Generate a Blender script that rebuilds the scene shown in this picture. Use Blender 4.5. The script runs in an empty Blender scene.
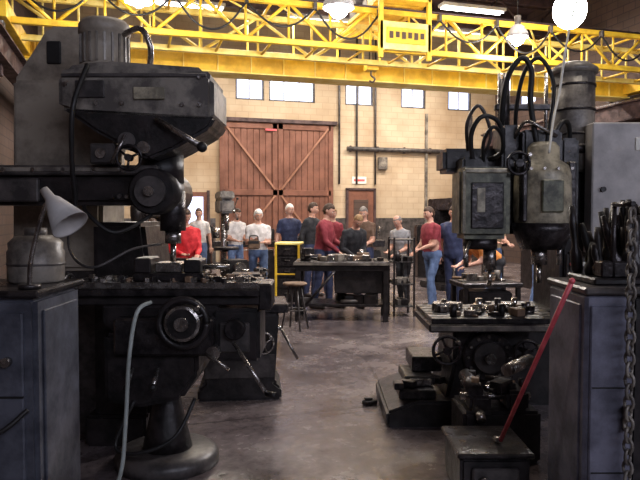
import bpy, bmesh, math, random
from mathutils import Vector, Matrix, Euler
random.seed(7)
A=0.2904; CA=math.cos(A); SA=math.sin(A)
scn=bpy.context.scene
scn.view_settings.view_transform='Standard'
def s2w(x,y,z=0): return Vector((x*CA+y*SA,-x*SA+y*CA,z))
# ---------------------------------------------------------------- materials
def mat(name,col,rough=.5,metal=0,col2=None,scale=6,bump=.1,detail=6,emit=0):
    m=bpy.data.materials.new(name); m.use_nodes=True
    nt=m.node_tree; n=nt.nodes; l=nt.links; p=n['Principled BSDF']
    p.inputs['Roughness'].default_value=rough; p.inputs['Metallic'].default_value=metal
    if emit:
        p.inputs['Base Color'].default_value=(*col,1)
        p.inputs['Emission Color'].default_value=(*col,1); p.inputs['Emission Strength'].default_value=emit
        return m
    tc=n.new('ShaderNodeTexCoord'); no=n.new('ShaderNodeTexNoise')
    no.inputs['Scale'].default_value=scale; no.inputs['Detail'].default_value=detail; no.inputs['Roughness'].default_value=.65
    l.new(tc.outputs['Object'],no.inputs['Vector'])
    r=n.new('ShaderNodeValToRGB'); c2=col2 or tuple(c*.5 for c in col)
    r.color_ramp.elements[0].position=.40; r.color_ramp.elements[0].color=(*c2,1)
    r.color_ramp.elements[1].position=.60; r.color_ramp.elements[1].color=(*col,1)
    l.new(no.outputs['Fac'],r.inputs['Fac']); l.new(r.outputs['Color'],p.inputs['Base Color'])
    mr=n.new('ShaderNodeMapRange'); mr.inputs['From Min'].default_value=.35; mr.inputs['From Max'].default_value=.65
    mr.inputs['To Min'].default_value=min(1,rough*1.35); mr.inputs['To Max'].default_value=rough*.8
    l.new(no.outputs['Fac'],mr.inputs['Value']); l.new(mr.outputs['Result'],p.inputs['Roughness'])
    if bump:
        b=n.new('ShaderNodeBump'); b.inputs['Strength'].default_value=bump; b.inputs['Distance'].default_value=.02
        l.new(no.outputs['Fac'],b.inputs['Height']); l.new(b.outputs['Normal'],p.inputs['Normal'])
    return m
M={}
M['iron']=mat('dark_oily_iron',(.055,.047,.048),.30,.5,(.010,.008,.009),13,.35)
M['iron2']=mat('greasy_black_casting',(.032,.026,.027),.36,.2,(.007,.006,.006),9,.35)
M['steel']=mat('worn_steel',(.50,.47,.44),.25,.9,(.16,.14,.13),16,.2)
M['chip']=mat('bright_steel',(.85,.81,.75),.2,1,(.4,.38,.35),30)
M['beige']=mat('beige_grey_machine_paint',(.36,.31,.25),.5,0,(.18,.15,.12),4,.2)
M['grey']=mat('grey_machine_paint',(.27,.24,.205),.4,.1,(.085,.073,.066),6,.25)
M['dgrey']=mat('dark_grey_paint',(.095,.083,.080),.38,.1,(.03,.026,.026),7,.2)
M['green']=mat('grey_green_paint',(.17,.17,.11),.4,.1,(.05,.05,.036),7,.2)
M['cream']=mat('cream_enamel',(.48,.42,.30),.4,0,(.17,.15,.11),8,.2)
M['blue']=mat('blue_grey_cabinet_paint',(.20,.20,.26),.4,.2,(.09,.09,.12),4,.15)
M['blue2']=mat('dull_grey_cabinet_paint',(.12,.125,.155),.4,.2,(.045,.047,.062),4,.2)
M['panel']=mat('pale_grey_panel',(.50,.47,.45),.6,0,(.36,.34,.33),3)
M['yellow']=mat('crane_yellow',(.95,.62,.05),.45,0,(.70,.42,.03),3)
M['yellow2']=mat('crane_yellow_pale',(1,.85,.30),.45,0,(.88,.66,.14),3)
M['black']=mat('black_rubber',(.014,.012,.013),.5,0,(.006,.006,.006),8)
M['hose']=mat('pale_hose_rubber',(.42,.46,.44),.5,0,(.3,.33,.31),10)
M['red']=mat('red_painted_bar',(.72,.12,.14),.4,0,(.55,.06,.08),10)
M['wood']=mat('old_wood',(.20,.12,.07),.65,0,(.10,.06,.04),8)
M['sign']=mat('sign_white',(.8,.78,.7),.6,0,(.7,.68,.6),4)
M['bulb']=mat('lamp_bulb',(1,.97,1),.3,emit=60)
M['tube']=mat('fluorescent_tube',(1,.98,1),.3,emit=8)
M['glass']=mat('daylight_window_glass',(.60,.70,1),.3,emit=1.5)
M['skin']=mat('skin',(.58,.32,.24),.5,0,(.50,.27,.19),10,0)
M['eye']=mat('eye_dark',(.03,.02,.02),.3,0,None,5,0)
M['lip']=mat('lips',(.4,.16,.14),.5,0,None,5,0)
M['shoe']=mat('shoe_leather',(.05,.035,.03),.5,0,None,9)
def cloth(n,c): return mat('cloth_'+n,c,.8,0,tuple(k*.7 for k in c),12,.2)
C={k:cloth(k,v) for k,v in dict(white=(.80,.77,.77),burg=(.26,.03,.045),jeans=(.13,.20,.38),navy=(.03,.04,.10),black=(.02,.02,.025),
 tan=(.35,.25,.15),grey=(.33,.33,.35),red=(.75,.03,.04),orange=(.70,.24,.05),brown=(.12,.07,.045),pale=(.62,.68,.78)).items()}
HR={'white':mat('hair_white',(.92,.89,.84),.7,0,(.7,.67,.62),40,.4),'brown':mat('hair_brown',(.07,.035,.02),.6,0,None,40,.4),
 'grey':mat('hair_grey',(.24,.21,.19),.7,0,(.13,.11,.10),40,.4),'black':mat('hair_black',(.02,.015,.012),.6,0,None,40,.4),'blond':mat('hair_sandy',(.34,.20,.09),.6,0,None,40,.4)}
def floor_mat():
    m=bpy.data.materials.new('oil_stained_concrete'); m.use_nodes=True; nt=m.node_tree;n=nt.nodes;l=nt.links;p=n['Principled BSDF']
    tc=n.new('ShaderNodeTexCoord')
    a=n.new('ShaderNodeTexNoise'); a.inputs['Scale'].default_value=1.0; a.inputs['Detail'].default_value=11; a.inputs['Roughness'].default_value=.72
    b=n.new('ShaderNodeTexNoise'); b.inputs['Scale'].default_value=14; b.inputs['Detail'].default_value=8; b.inputs['Roughness'].default_value=.7
    v=n.new('ShaderNodeTexVoronoi'); v.feature='DISTANCE_TO_EDGE'; v.inputs['Scale'].default_value=.35
    for t in (a,b,v): l.new(tc.outputs['Object'],t.inputs['Vector'])
    r=n.new('ShaderNodeValToRGB'); e=r.color_ramp.elements
    e[0].position=.36; e[0].color=(.070,.054,.056,1); e[1].position=.68; e[1].color=(.25,.205,.205,1)
    k=e.new(.5); k.color=(.140,.114,.118,1)
    l.new(a.outputs['Fac'],r.inputs['Fac'])
    r2=n.new('ShaderNodeValToRGB'); r2.color_ramp.elements[0].position=.36; r2.color_ramp.elements[0].color=(.62,.62,.62,1); r2.color_ramp.elements[1].position=.62; r2.color_ramp.elements[1].color=(1.08,1.08,1.08,1)
    l.new(b.outputs['Fac'],r2.inputs['Fac'])
    mx=n.new('ShaderNodeMixRGB'); mx.blend_type='MULTIPLY'; mx.inputs['Fac'].default_value=1
    l.new(r.outputs['Color'],mx.inputs['Color1']); l.new(r2.outputs['Color'],mx.inputs['Color2'])
    r3=n.new('ShaderNodeValToRGB'); r3.color_ramp.elements[0].position=.0; r3.color_ramp.elements[0].color=(.3,.3,.3,1); r3.color_ramp.elements[1].position=.006; r3.color_ramp.elements[1].color=(1,1,1,1)
    l.new(v.outputs['Distance'],r3.inputs['Fac'])
    mx2=n.new('ShaderNodeMixRGB'); mx2.blend_type='MULTIPLY'; mx2.inputs['Fac'].default_value=.8
    l.new(mx.outputs['Color'],mx2.inputs['Color1']); l.new(r3.outputs['Color'],mx2.inputs['Color2'])
    l.new(mx2.outputs['Color'],p.inputs['Base Color'])
    mr=n.new('ShaderNodeMapRange'); mr.inputs['From Min'].default_value=.35; mr.inputs['From Max'].default_value=.65; mr.inputs['To Min'].default_value=.14; mr.inputs['To Max'].default_value=.34
    l.new(a.outputs['Fac'],mr.inputs['Value']); l.new(mr.outputs['Result'],p.inputs['Roughness'])
    bp=n.new('ShaderNodeBump'); bp.inputs['Strength'].default_value=.2; bp.inputs['Distance'].default_value=.01
    l.new(b.outputs['Fac'],bp.inputs['Height']); l.new(bp.outputs['Normal'],p.inputs['Normal'])
    return m
def brick_mat(name,c1,c2,mort,xz=True):
    m=bpy.data.materials.new(name); m.use_nodes=True; nt=m.node_tree;n=nt.nodes;l=nt.links;p=n['Principled BSDF']
    tc=n.new('ShaderNodeTexCoord'); sp=n.new('ShaderNodeSeparateXYZ'); cb=n.new('ShaderNodeCombineXYZ')
    l.new(tc.outputs['Object'],sp.inputs[0]); l.new(sp.outputs['X' if xz else 'Y'],cb.inputs['X']); l.new(sp.outputs['Z'],cb.inputs['Y'])
    b=n.new('ShaderNodeTexBrick'); b.inputs['Scale'].default_value=1
    b.inputs['Brick Width'].default_value=.4; b.inputs['Row Height'].default_value=.2; b.inputs['Mortar Size'].default_value=.012
    b.inputs['Color1'].default_value=(*c1,1); b.inputs['Color2'].default_value=(*c2,1); b.inputs['Mortar'].default_value=(*mort,1)
    l.new(cb.outputs[0],b.inputs['Vector'])
    no=n.new('ShaderNodeTexNoise'); no.inputs['Scale'].default_value=.5; no.inputs['Detail'].default_value=8; l.new(tc.outputs['Object'],no.inputs['Vector'])
    r=n.new('ShaderNodeValToRGB'); r.color_ramp.elements[0].position=.38; r.color_ramp.elements[0].color=(.66,.58,.50,1); r.color_ramp.elements[1].position=.6; r.color_ramp.elements[1].color=(1,1,1,1)
    l.new(no.outputs['Fac'],r.inputs['Fac'])
    mx=n.new('ShaderNodeMixRGB'); mx.blend_type='MULTIPLY'; mx.inputs['Fac'].default_value=1
    l.new(b.outputs['Color'],mx.inputs['Color1']); l.new(r.outputs['Color'],mx.inputs['Color2']); l.new(mx.outputs['Color'],p.inputs['Base Color'])
    p.inputs['Roughness'].default_value=.8
    return m
M['floor']=floor_mat()
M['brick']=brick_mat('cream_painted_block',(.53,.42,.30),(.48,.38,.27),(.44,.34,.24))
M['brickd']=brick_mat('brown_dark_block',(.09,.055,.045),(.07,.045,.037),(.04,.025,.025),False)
M['ceil']=mat('dark_roof_deck',(.09,.05,.048),.8,0,(.05,.025,.03),2)
M['door']=mat('brown_wood_door',(.185,.070,.042),.6,0,(.12,.045,.028),2.5)
M['doord']=mat('brown_door_brace',(.31,.145,.09),.6,0,(.22,.10,.06),3)
M['steelbeam']=mat('dark_structural_steel',(.08,.045,.045),.6,.1,(.035,.02,.022),4)
# ---------------------------------------------------------------- builder
class B:
    def __init__(s): s.bm=bmesh.new(); s.mats=[]
    def mi(s,m):
        if isinstance(m,str): m=M[m]
        if m not in s.mats: s.mats.append(m)
        return s.mats.index(m)
    def add(s,t,m,smooth=False,mx=None):
        if mx is not None: bmesh.ops.transform(t,matrix=mx,verts=t.verts)
        i=s.mi(m)
        for f in t.faces: f.material_index=i; f.smooth=smooth
        me=bpy.data.meshes.new('t'); t.to_mesh(me); t.free(); s.bm.from_mesh(me); bpy.data.meshes.remove(me)
    def box(s,c,d,m,rot=(0,0,0),bev=.008):
        t=bmesh.new(); bmesh.ops.create_cube(t,size=1); bmesh.ops.scale(t,vec=d,verts=t.verts)
        bv=min(bev,min(d)*.3)
        if bev: bmesh.ops.bevel(t,geom=t.edges[:],offset=bv,segments=2 if bev>.015 else 1,affect='EDGES')
        s.add(t,m,False,Matrix.Translation(c)@Euler(rot).to_matrix().to_4x4())
    def bx(s,x0,x1,y0,y1,z0,z1,m,bev=.008):
        s.box(((x0+x1)/2,(y0+y1)/2,(z0+z1)/2),(abs(x1-x0),abs(y1-y0),abs(z1-z0)),m,bev=bev)
    def cyl(s,p0,p1,r0,m,r1=None,seg=20,bev=0,smooth=True):
        p0=Vector(p0);p1=Vector(p1);d=p1-p0;L=d.length
        if L<1e-6: return
        t=bmesh.new(); bmesh.ops.create_cone(t,cap_ends=True,segments=seg,radius1=r0,radius2=r0 if r1 is None else r1,depth=L)
        if bev:
            es=[e for e in t.edges if any(len(f.verts)>4 for f in e.link_faces)]
            bmesh.ops.bevel(t,geom=es,offset=bev,segments=2,affect='EDGES')
        i=s.mi(m); mx=Matrix.Translation((p0+p1)/2)@d.to_track_quat('Z','Y').to_matrix().to_4x4()
        bmesh.ops.transform(t,matrix=mx,verts=t.verts)
        for f in t.faces: f.material_index=i; f.smooth=smooth and len(f.verts)==4
        me=bpy.data.meshes.new('t'); t.to_mesh(me); t.free(); s.bm.from_mesh(me); bpy.data.meshes.remove(me)
    def sph(s,c,r,m,sc=(1,1,1),seg=16,rot=(0,0,0)):
        t=bmesh.new(); bmesh.ops.create_uvsphere(t,u_segments=seg,v_segments=max(6,seg*2//3),radius=r)
        s.add(t,m,True,Matrix.Translation(c)@Euler(rot).to_matrix().to_4x4()@Matrix.Diagonal((*sc,1)))
    def lathe(s,prof,c,m,axis=(0,0,1),seg=28,smooth=True):
        t=bmesh.new(); rings=[]
        for r,z in prof:
            rings.append([t.verts.new((max(r,.0005)*math.cos(2*math.pi*k/seg),max(r,.0005)*math.sin(2*math.pi*k/seg),z)) for k in range(seg)])
        for a,b in zip(rings,rings[1:]):
            for k in range(seg): t.faces.new((a[k],a[(k+1)%seg],b[(k+1)%seg],b[k]))
        t.faces.new(rings[0][::-1]); t.faces.new(rings[-1])
        s.add(t,m,smooth,Matrix.Translation(c)@Vector(axis).to_track_quat('Z','Y').to_matrix().to_4x4())
    def loft(s,rings,m,smooth=True):
        t=bmesh.new(); R=[[t.verts.new(v) for v in r] for r in rings]; n=len(R[0])
        for a,b in zip(R,R[1:]):
            for k in range(n): t.faces.new((a[k],a[(k+1)%n],b[(k+1)%n],b[k]))
        t.faces.new(R[0][::-1]); t.faces.new(R[-1]); s.add(t,m,smooth)
    def prism(s,poly,y0,y1,m,bev=.012,axis='Y'):
        t=bmesh.new()
        f=(lambda a,b,y:(a,y,b)) if axis=='Y' else (lambda a,b,y:(y,a,b)) if axis=='X' else (lambda a,b,y:(a,b,y))
        a=[t.verts.new(f(p[0],p[1],y0)) for p in poly]; b=[t.verts.new(f(p[0],p[1],y1)) for p in poly]
        n=len(a); t.faces.new(a[::-1]); t.faces.new(b)
        for k in range(n): t.faces.new((a[k],a[(k+1)%n],b[(k+1)%n],b[k]))
        bmesh.ops.recalc_face_normals(t,faces=t.faces[:])
        if bev: bmesh.ops.bevel(t,geom=t.edges[:],offset=bev,segments=2,affect='EDGES')
        s.add(t,m)
    def tube(s,pts,r,m,seg=8,sub=6,r1=None):
        P=[Vector(p) for p in pts]; Q=[]
        for i in range(len(P)-1):
            p0=P[max(i-1,0)];p1=P[i];p2=P[i+1];p3=P[min(i+2,len(P)-1)]
            for k in range(sub):
                t=k/sub; Q.append(.5*((2*p1)+(p2-p0)*t+(2*p0-5*p1+4*p2-p3)*t*t+(3*p1-p0-3*p2+p3)*t**3))
        Q.append(P[-1]); rings=[]; up=Vector((.13,.21,1)).normalized()
        for i,q in enumerate(Q):
            d=(Q[min(i+1,len(Q)-1)]-Q[max(i-1,0)]).normalized()
            x=d.cross(up)
            if x.length<.05: x=d.cross(Vector((1,0,0)))
            x.normalize(); y=x.cross(d).normalized(); up=y
            rr=r if r1 is None else r+(r1-r)*i/(len(Q)-1)
            rings.append([q+rr*(math.cos(2*math.pi*k/seg)*x+math.sin(2*math.pi*k/seg)*y) for k in range(seg)])
        s.loft(rings,m)
    def wheel(s,c,axis,R,m,rim=.012,spokes=4,handle=True,hub=.03,mh='steel'):
        c=Vector(c); ax=Vector(axis).normalized(); q=ax.to_track_quat('Z','Y')
        ring=[c+q@Vector((R*math.cos(t*math.pi/12),R*math.sin(t*math.pi/12),0)) for t in range(25)]
        s.tube(ring,rim,m,sub=2)
        s.cyl(c-ax*.03,c+ax*.03,hub,m)
        for k in range(spokes):
            t=k*2*math.pi/spokes+.4; s.cyl(c,c+q@Vector((R*math.cos(t),R*math.sin(t),0)),rim*.8,m,seg=8)
        if handle:
            h=c+q@Vector((R*.7,R*.7,0)); s.cyl(h,h+ax*.09,.013,mh,seg=10)
    def finish(s,name,o=(0,0,0),room=False,rot=None):
        o=Vector(o); bmesh.ops.translate(s.bm,vec=-o,verts=s.bm.verts)
        me=bpy.data.meshes.new(name); s.bm.to_mesh(me); s.bm.free()
        for m in s.mats: me.materials.append(m)
        ob=bpy.data.objects.new(name,me); scn.collection.objects.link(ob)
        if room: ob.location=o
        else: ob.location=s2w(*o); ob.rotation_euler=(0,0,-A)
        return ob
def local(name,b,x,d,rot=0,z=0,sc=1):
    """finish geometry built around its own origin, standing at (x,d) metres right/ahead of the photographer"""
    ob=b.finish(name,(0,0,0),True); ob.location=s2w(x,d,z); ob.rotation_euler=(0,0,-A+rot); ob.scale=(sc,)*3
    return ob
# ---------------------------------------------------------------- room shell
UL,UR,V0,V1,H=-2.4,12.3,-4.5,19.8,8.0
b=B(); b.bx(UL-.3,UR+.3,V0-.3,V1+.3,-.2,0,'floor',0); b.finish('floor',(0,0,0),True)
b=B(); b.bx(UL-.3,UR+.3,V0-.3,V1+.3,H,H+.2,'ceil',0); b.finish('ceiling',(0,0,0),True)
wins=[(0,.8),(1.6,2.4),(3.2,4.1),(4.25,5.75),(6.77,7.75),(8.73,9.63),(10.46,11.35)]
zb,zt=5.17,6.05
b=B(); b.bx(UL-.3,UR+.3,V1,V1+.3,0,zb,'brick',0); b.bx(UL-.3,UR+.3,V1,V1+.3,zt,H,'brick',0)
e=UL-.3
for w0,w1 in wins: b.bx(e,w0,V1,V1+.3,zb,zt,'brick',0); e=w1
b.bx(e,UR+.3,V1,V1+.3,zb,zt,'brick',0); b.finish('wall_back',(0,V1,0),True)
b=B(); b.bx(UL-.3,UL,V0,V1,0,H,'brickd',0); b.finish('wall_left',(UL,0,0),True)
b=B(); z0,z1,y0,y1=5.15,5.75,17.5,18.4
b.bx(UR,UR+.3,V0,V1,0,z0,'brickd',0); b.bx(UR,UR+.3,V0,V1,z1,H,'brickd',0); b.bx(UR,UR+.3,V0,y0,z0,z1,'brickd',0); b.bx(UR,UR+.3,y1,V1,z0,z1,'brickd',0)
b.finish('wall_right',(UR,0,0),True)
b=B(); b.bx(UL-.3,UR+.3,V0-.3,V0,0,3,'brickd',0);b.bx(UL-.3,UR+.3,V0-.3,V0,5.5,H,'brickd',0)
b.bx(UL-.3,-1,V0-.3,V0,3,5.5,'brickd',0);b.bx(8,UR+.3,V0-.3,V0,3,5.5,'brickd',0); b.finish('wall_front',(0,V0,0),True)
def window(n,w0,w1,za,zc,y,ny):
    b=B(); b.bx(w0,w1,y+.12,y+.15,za,zc,'glass',0)
    for x in (w0+.02,w1-.02): b.bx(x-.03,x+.03,y+.02,y+.13,za,zc,'dgrey')
    for k in range(1,ny): x=w0+(w1-w0)*k/ny; b.bx(x-.012,x+.012,y+.07,y+.12,za,zc,'panel',0)
    for z in (za+.02,zc-.02): b.bx(w0,w1,y+.02,y+.13,z-.03,z+.03,'dgrey')
    b.finish('window_%d'%n,((w0+w1)/2,y+.1,za),True)
for i,(w0,w1) in enumerate(wins): window(i+1,w0,w1,zb,zt,V1,3 if w1-w0>1.2 else 2)
b=B(); b.bx(UR+.12,UR+.15,y0,y1,z0,z1,'glass',0); b.bx(UR+.05,UR+.12,y0,y1,z0,z0+.05,'panel'); b.bx(UR+.05,UR+.12,y0,y1,z1-.05,z1,'panel'); b.finish('window_8',(UR,18,z0),True)
b=B(); b.bx(-1,8,V0-.15,V0-.12,3,5.5,'glass',0)  # unseen glowing window behind the camera, added to carry the bluish fill
for k in range(10): b.bx(-1+k-.03,-1+k+.03,V0-.12,V0-.05,3,5.5,'panel')
b.finish('window_9',(3.5,V0,3),True)
b=B(); d0,d1,dz=2.76,6.25,4.47
b.bx(d0,d1,V1-.06,V1-.005,0,dz,'door',0)
n=18
for k in range(n):
    x=d0+(d1-d0)*k/n; b.bx(x+.008,x+(d1-d0)/n-.008,V1-.09,V1-.055,.05,dz-.05,'door',.004)
mid=(d0+d1)/2
for x in (d0,mid-.09,mid+.09,d1): b.bx(x-.08,x+.08,V1-.13,V1-.085,0,dz,'door')
for z in (.12,dz-.1,2.3): b.bx(d0,d1,V1-.13,V1-.085,z-.09,z+.09,'door')
def bar(p,q,w,m):
    p=Vector(p);q=Vector(q);d=q-p; b.box((p+q)/2,(d.length,.04,w),m,(0,-math.atan2(d.z,d.x),0),.004)
bar((d0+.1,V1-.15,4.35),(mid-.1,V1-.15,2.4),.06,'doord'); bar((d1-.1,V1-.15,4.35),(mid+.1,V1-.15,2.4),.06,'doord')
bar((d0+.1,V1-.15,.25),(mid-.1,V1-.15,2.2),.06,'doord'); bar((d1-.1,V1-.15,.25),(mid+.1,V1-.15,2.2),.06,'doord')
b.bx(d0-.2,d1+.2,V1-.2,V1-.005,dz,dz+.12,'steelbeam')
b.finish('door_1',(mid,V1,0),True)
b=B(); b.bx(6.85,7.75,V1-.06,V1-.005,0,2.4,'door'); b.bx(6.78,6.86,V1-.1,V1-.005,0,2.45,'steelbeam'); b.bx(7.74,7.82,V1-.1,V1-.005,0,2.45,'steelbeam'); b.bx(6.78,7.82,V1-.1,V1-.005,2.4,2.48,'steelbeam')
b.bx(7.05,7.55,V1-.08,V1-.05,1.3,2.1,'brickd'); b.sph((7.65,V1-.1,1.05),.035,'steel'); b.finish('door_2',(7.3,V1,0),True)
b=B(); b.bx(7.0,7.5,V1-.03,V1-.005,2.62,2.85,'sign'); b.bx(7.06,7.44,V1-.035,V1-.028,2.7,2.77,'red',0); b.finish('exit_sign',(7.3,V1,2.7),True)
b=B(); b.bx(4.1,4.45,V1-.17,V1-.15,4.22,4.28,'red',.002); b.finish('door_sign',(4.3,V1-.15,4.2),True)
b=B(); b.bx(1.6,2.3,V1-.06,V1-.005,0,2.3,'door'); b.bx(1.72,2.18,V1-.08,V1-.05,1.0,2.15,'glass'); b.bx(1.52,1.6,V1-.1,V1-.005,0,2.35,'steelbeam');b.bx(2.3,2.38,V1-.1,V1-.005,0,2.35,'steelbeam'); b.finish('door_3',(2,V1,0),True)
b=B()
for u in (6.55,7.15,7.8): b.cyl((u,V1-.06,2.6),(u,V1-.06,H),.035,'dgrey',seg=8)
b.cyl((6.8,V1-.12,3.75),(11.8,V1-.12,3.75),.07,'dgrey'); 
for k in range(6): b.bx(6.9+k*.95,6.95+k*.95,V1-.13,V1-.005,3.65,3.85,'steelbeam')
b.bx(7.9,8.2,V1-.15,V1-.005,3.1,3.5,'grey'); b.bx(9.6,9.68,V1-.1,V1-.005,0,5.0,'grey'); b.bx(11.2,11.35,V1-.12,V1-.005,0,5.0,'dgrey'); b.finish('wall_conduit',(7,V1,3.7),True)
b=B(); b.bx(UL,1.5,V1-.03,V1-.001,0,1.5,'dgrey',0); b.bx(2.4,d0-.2,V1-.03,V1-.001,0,1.5,'dgrey',0); b.finish('trim_1',(0,V1,0),True)
b=B(); b.bx(d1+.2,6.78,V1-.03,V1-.001,0,1.5,'dgrey',0); b.bx(7.82,UR,V1-.03,V1-.001,0,1.5,'dgrey',0); b.finish('trim_2',(8,V1,0),True)
for v in (2,7,12,16.5):
    b=B(); b.bx(UL,UR,v-.08,v+.08,7.75,7.99,'steelbeam'); b.bx(UL,UR,v-.06,v+.06,6.9,7.05,'steelbeam')
    k=UL; up=True
    while k<UR-.8:
        z_a,z_b=(6.97,7.85) if up else (7.85,6.97)
        p=Vector((k,v,z_a));q=Vector((k+.98,v,z_b)); b.cyl(p,q,.035,'steelbeam',seg=6); k+=.98; up=not up
    b.finish('roof_truss',(5,v,7),True)
b=B()
for k in range(24): b.bx(UL,UR,V0+.5+k,V0+.6+k,7.85,7.99,'steelbeam',0)
b.finish('roof_joists',(5,8,7.9),True)
for u,sg in ((-1.85,1),(11.85,-1)):
    b=B(); b.bx(u-.12,u+.12,V0,V1-.02,3.93,3.96,'steelbeam',0); b.bx(u-.02,u+.02,V0,V1-.02,3.96,4.35,'steelbeam',0); b.bx(u-.12,u+.12,V0,V1-.02,4.35,4.38,'steelbeam',0)
    b.bx(u-.03,u+.03,V0,V1-.02,4.38,4.44,'steel',0)
    for v in (1,6,11,16,19.5): b.bx(min(u,u-.5*sg),max(u,u-.5*sg),v-.08,v+.08,3.75,3.93,'steelbeam'); b.bx(u-.48*sg-.06,u-.48*sg+.06,v-.1,v+.1,0,3.93,'steelbeam')
    b.finish('crane_runway_beam',(u,8,4),True)
# ---------------------------------------------------------------- crane
b=B(); L0,L1=-1.85,11.85
def lattice(v,z0,z1,m,step=.75,r=.03):
    b.bx(L0,L1,v-.05,v+.05,z1-.05,z1+.05,m); b.bx(L0,L1,v-.05,v+.05,z0-.05,z0+.05,m)
    n=int((L1-L0)/step); st=(L1-L0)/n
    for k in range(n):
        x=L0+k*st; b.cyl((x,v,z0),(x,v,z1),r*.8,m,seg=6)
        p,q=((x,v,z0),(x+st,v,z1)) if k%2 else ((x,v,z1),(x+st,v,z0)); b.cyl(p,q,r,m,seg=6)
lattice(11,4.62,5.3,'yellow')
lattice(12.0,4.62,5.3,'yellow2',1.0)
n=16
for k in range(n):
    x=L0+k*(L1-L0)/n; b.cyl((x,11,5.3),(x,12.0,5.3),.025,'yellow',seg=6); b.cyl((x,11,5.3),(x+.85,12.0,5.3),.02,'yellow2',seg=6); b.cyl((x,11,4.62),(x,12.0,4.62),.025,'yellow',seg=6)
b.bx(L0,L1,13.1,13.5,4.5,4.90,'yellow'); b.bx(L0,L1,13.02,13.58,4.90,4.93,'yellow2'); b.bx(L0,L1,13.02,13.58,4.47,4.5,'yellow2')
for k in range(20): b.bx(L0+.2+k*.68,L0+.22+k*.68,13.06,13.1,4.5,4.9,'yellow2',0)
for k in range(14): x=L0+.3+k; b.cyl((x,13.55,4.93),(x,13.55,5.75),.022,'yellow2',seg=6)
for z in (5.35,5.75): b.cyl((L0,13.55,z),(L1,13.55,z),.025,'yellow2',seg=6)
for x in (L0,L1): b.bx(x-.14,x+.14,10.6,14,4.56,4.83,'yellow'); 
for x in (L0,L1):
    for v in (10.9,13.7): b.cyl((x-.06,v,4.56),(x+.06,v,4.56),.1,'dgrey')
b.finish('overhead_crane_bridge',(5,12,4.6),True)
b=B()
for k in range(11):
    x0=L0+.2+k*1.2; s=random.uniform(.35,.6); b.tube([(x0,10.85,5.2),(x0+.3,10.83,5.2-s*.75),(x0+.6,10.83,5.2-s),(x0+.9,10.83,5.2-s*.75),(x0+1.2,10.85,5.2)],.018,'black',sub=5)
    b.bx(x0-.03,x0+.03,10.8,10.9,5.17,5.3,'dgrey')
b.cyl((L0,10.84,5.32),(L1,10.84,5.32),.02,'steelbeam',seg=6)
b.finish('festoon_cable',(5,10.85,5.2),True)
b=B()
b.bx(4.3,5.3,11.0,13.2,5.42,5.52,'yellow'); b.bx(4.3,5.3,10.68,10.76,4.55,5.05,'yellow2'); b.bx(4.42,5.18,10.65,10.68,4.66,4.94,'yellow')
for k in range(6): b.bx(4.47+k*.12,4.54+k*.12,10.635,10.65,4.74+.02*(k%2),4.86,'brickd',0)
for x in (4.33,5.27): b.bx(x-.04,x+.04,10.68,10.76,4.4,5.5,'yellow')
b.cyl((4.4,12.4,5.75),(5.2,12.4,5.75),.2,'dgrey'); b.bx(4.45,4.95,11.2,11.7,5.52,5.95,'yellow2'); b.cyl((4.5,12.0,5.7),(5.1,12.0,5.7),.14,'grey')
b.bx(4.3,5.3,10.68,11.0,5.44,5.5,'yellow')
for y in (12.3,12.5): b.cyl((4.8,y,5.6),(4.8,y,4.55),.012,'black',seg=6)
b.bx(4.68,4.92,12.28,12.52,4.55,4.75,'yellow'); b.tube([(4.8,12.4,4.55),(4.8,12.4,4.46),(4.88,12.4,4.40),(4.84,12.4,4.33),(4.76,12.4,4.35)],.02,'dgrey')
b.finish('crane_hoist_trolley',(4.8,12,5.5),True)
# ---------------------------------------------------------------- lamps
def highbay(x,d,z,power,r=.2,col=(1,.95,.9),br=.09):
    b=B(); b.cyl((0,0,.25),(0,0,8-z-.02),.008,'black',seg=6); b.cyl((0,0,.1),(0,0,.3),.06,'grey',seg=16)
    t=[(r*.3,.14),(r*.6,.1),(r*.95,-.02),(r,-.1),(r*.97,-.1),(r*.9,-.02),(r*.55,.08),(r*.25,.12)]
    tb=bmesh.new(); seg=28; R=[[tb.verts.new((q*math.cos(2*math.pi*k/seg),q*math.sin(2*math.pi*k/seg),w)) for k in range(seg)] for q,w in t]
    for p,q in zip(R,R[1:]):
        for k in range(seg): tb.faces.new((p[k],p[(k+1)%seg],q[(k+1)%seg],q[k]))
    b.add(tb,'panel',True); b.sph((0,0,-.08),br,'bulb',(1,1,1.15),32)
    o=local('high_bay_lamp',b,x,d,0,z)
    L=bpy.data.lights.new('bulb_light','POINT'); L.energy=power; L.shadow_soft_size=.1; L.color=col
    lo=bpy.data.objects.new('bulb_light',L); scn.collection.objects.link(lo); lo.parent=o; lo.location=(0,0,-.12-br*1.3-.12)
highbay(3.10,8.05,4.22,460,.16,(1,.96,.97),.20)
highbay(3.66,12.0,4.98,140,.20,(1,.93,.85),.14)
highbay(.28,9.8,4.82,140,.24,(1,.93,.85),.15)
highbay(1.35,14.5,6.2,240,.25,(1,.92,.82))
highbay(-2.6,9.3,4.75,140,.2,(1,.93,.85))
def tubefix(u,v,z,power,col=(1,.89,.76)):
    b=B(); b.bx(-.9,.9,-.16,.16,.06,.14,'panel'); 
    for y in (-.08,.08): b.cyl((-.85,y,.03),(.85,y,.03),.02,'tube',seg=10)
    for x in (-.7,.7): b.cyl((x,0,.14),(x,0,H-z-.01),.006,'black',seg=6)
    o=b.finish('fluorescent_fixture',(0,0,0),True); o.location=(u,v,z)
    L=bpy.data.lights.new('tube_light','AREA'); L.shape='RECTANGLE'; L.size=1.7; L.size_y=.3; L.energy=power; L.color=col
    lo=bpy.data.objects.new('tube_light',L); scn.collection.objects.link(lo); lo.parent=o; lo.location=(0,0,-.02)
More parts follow.
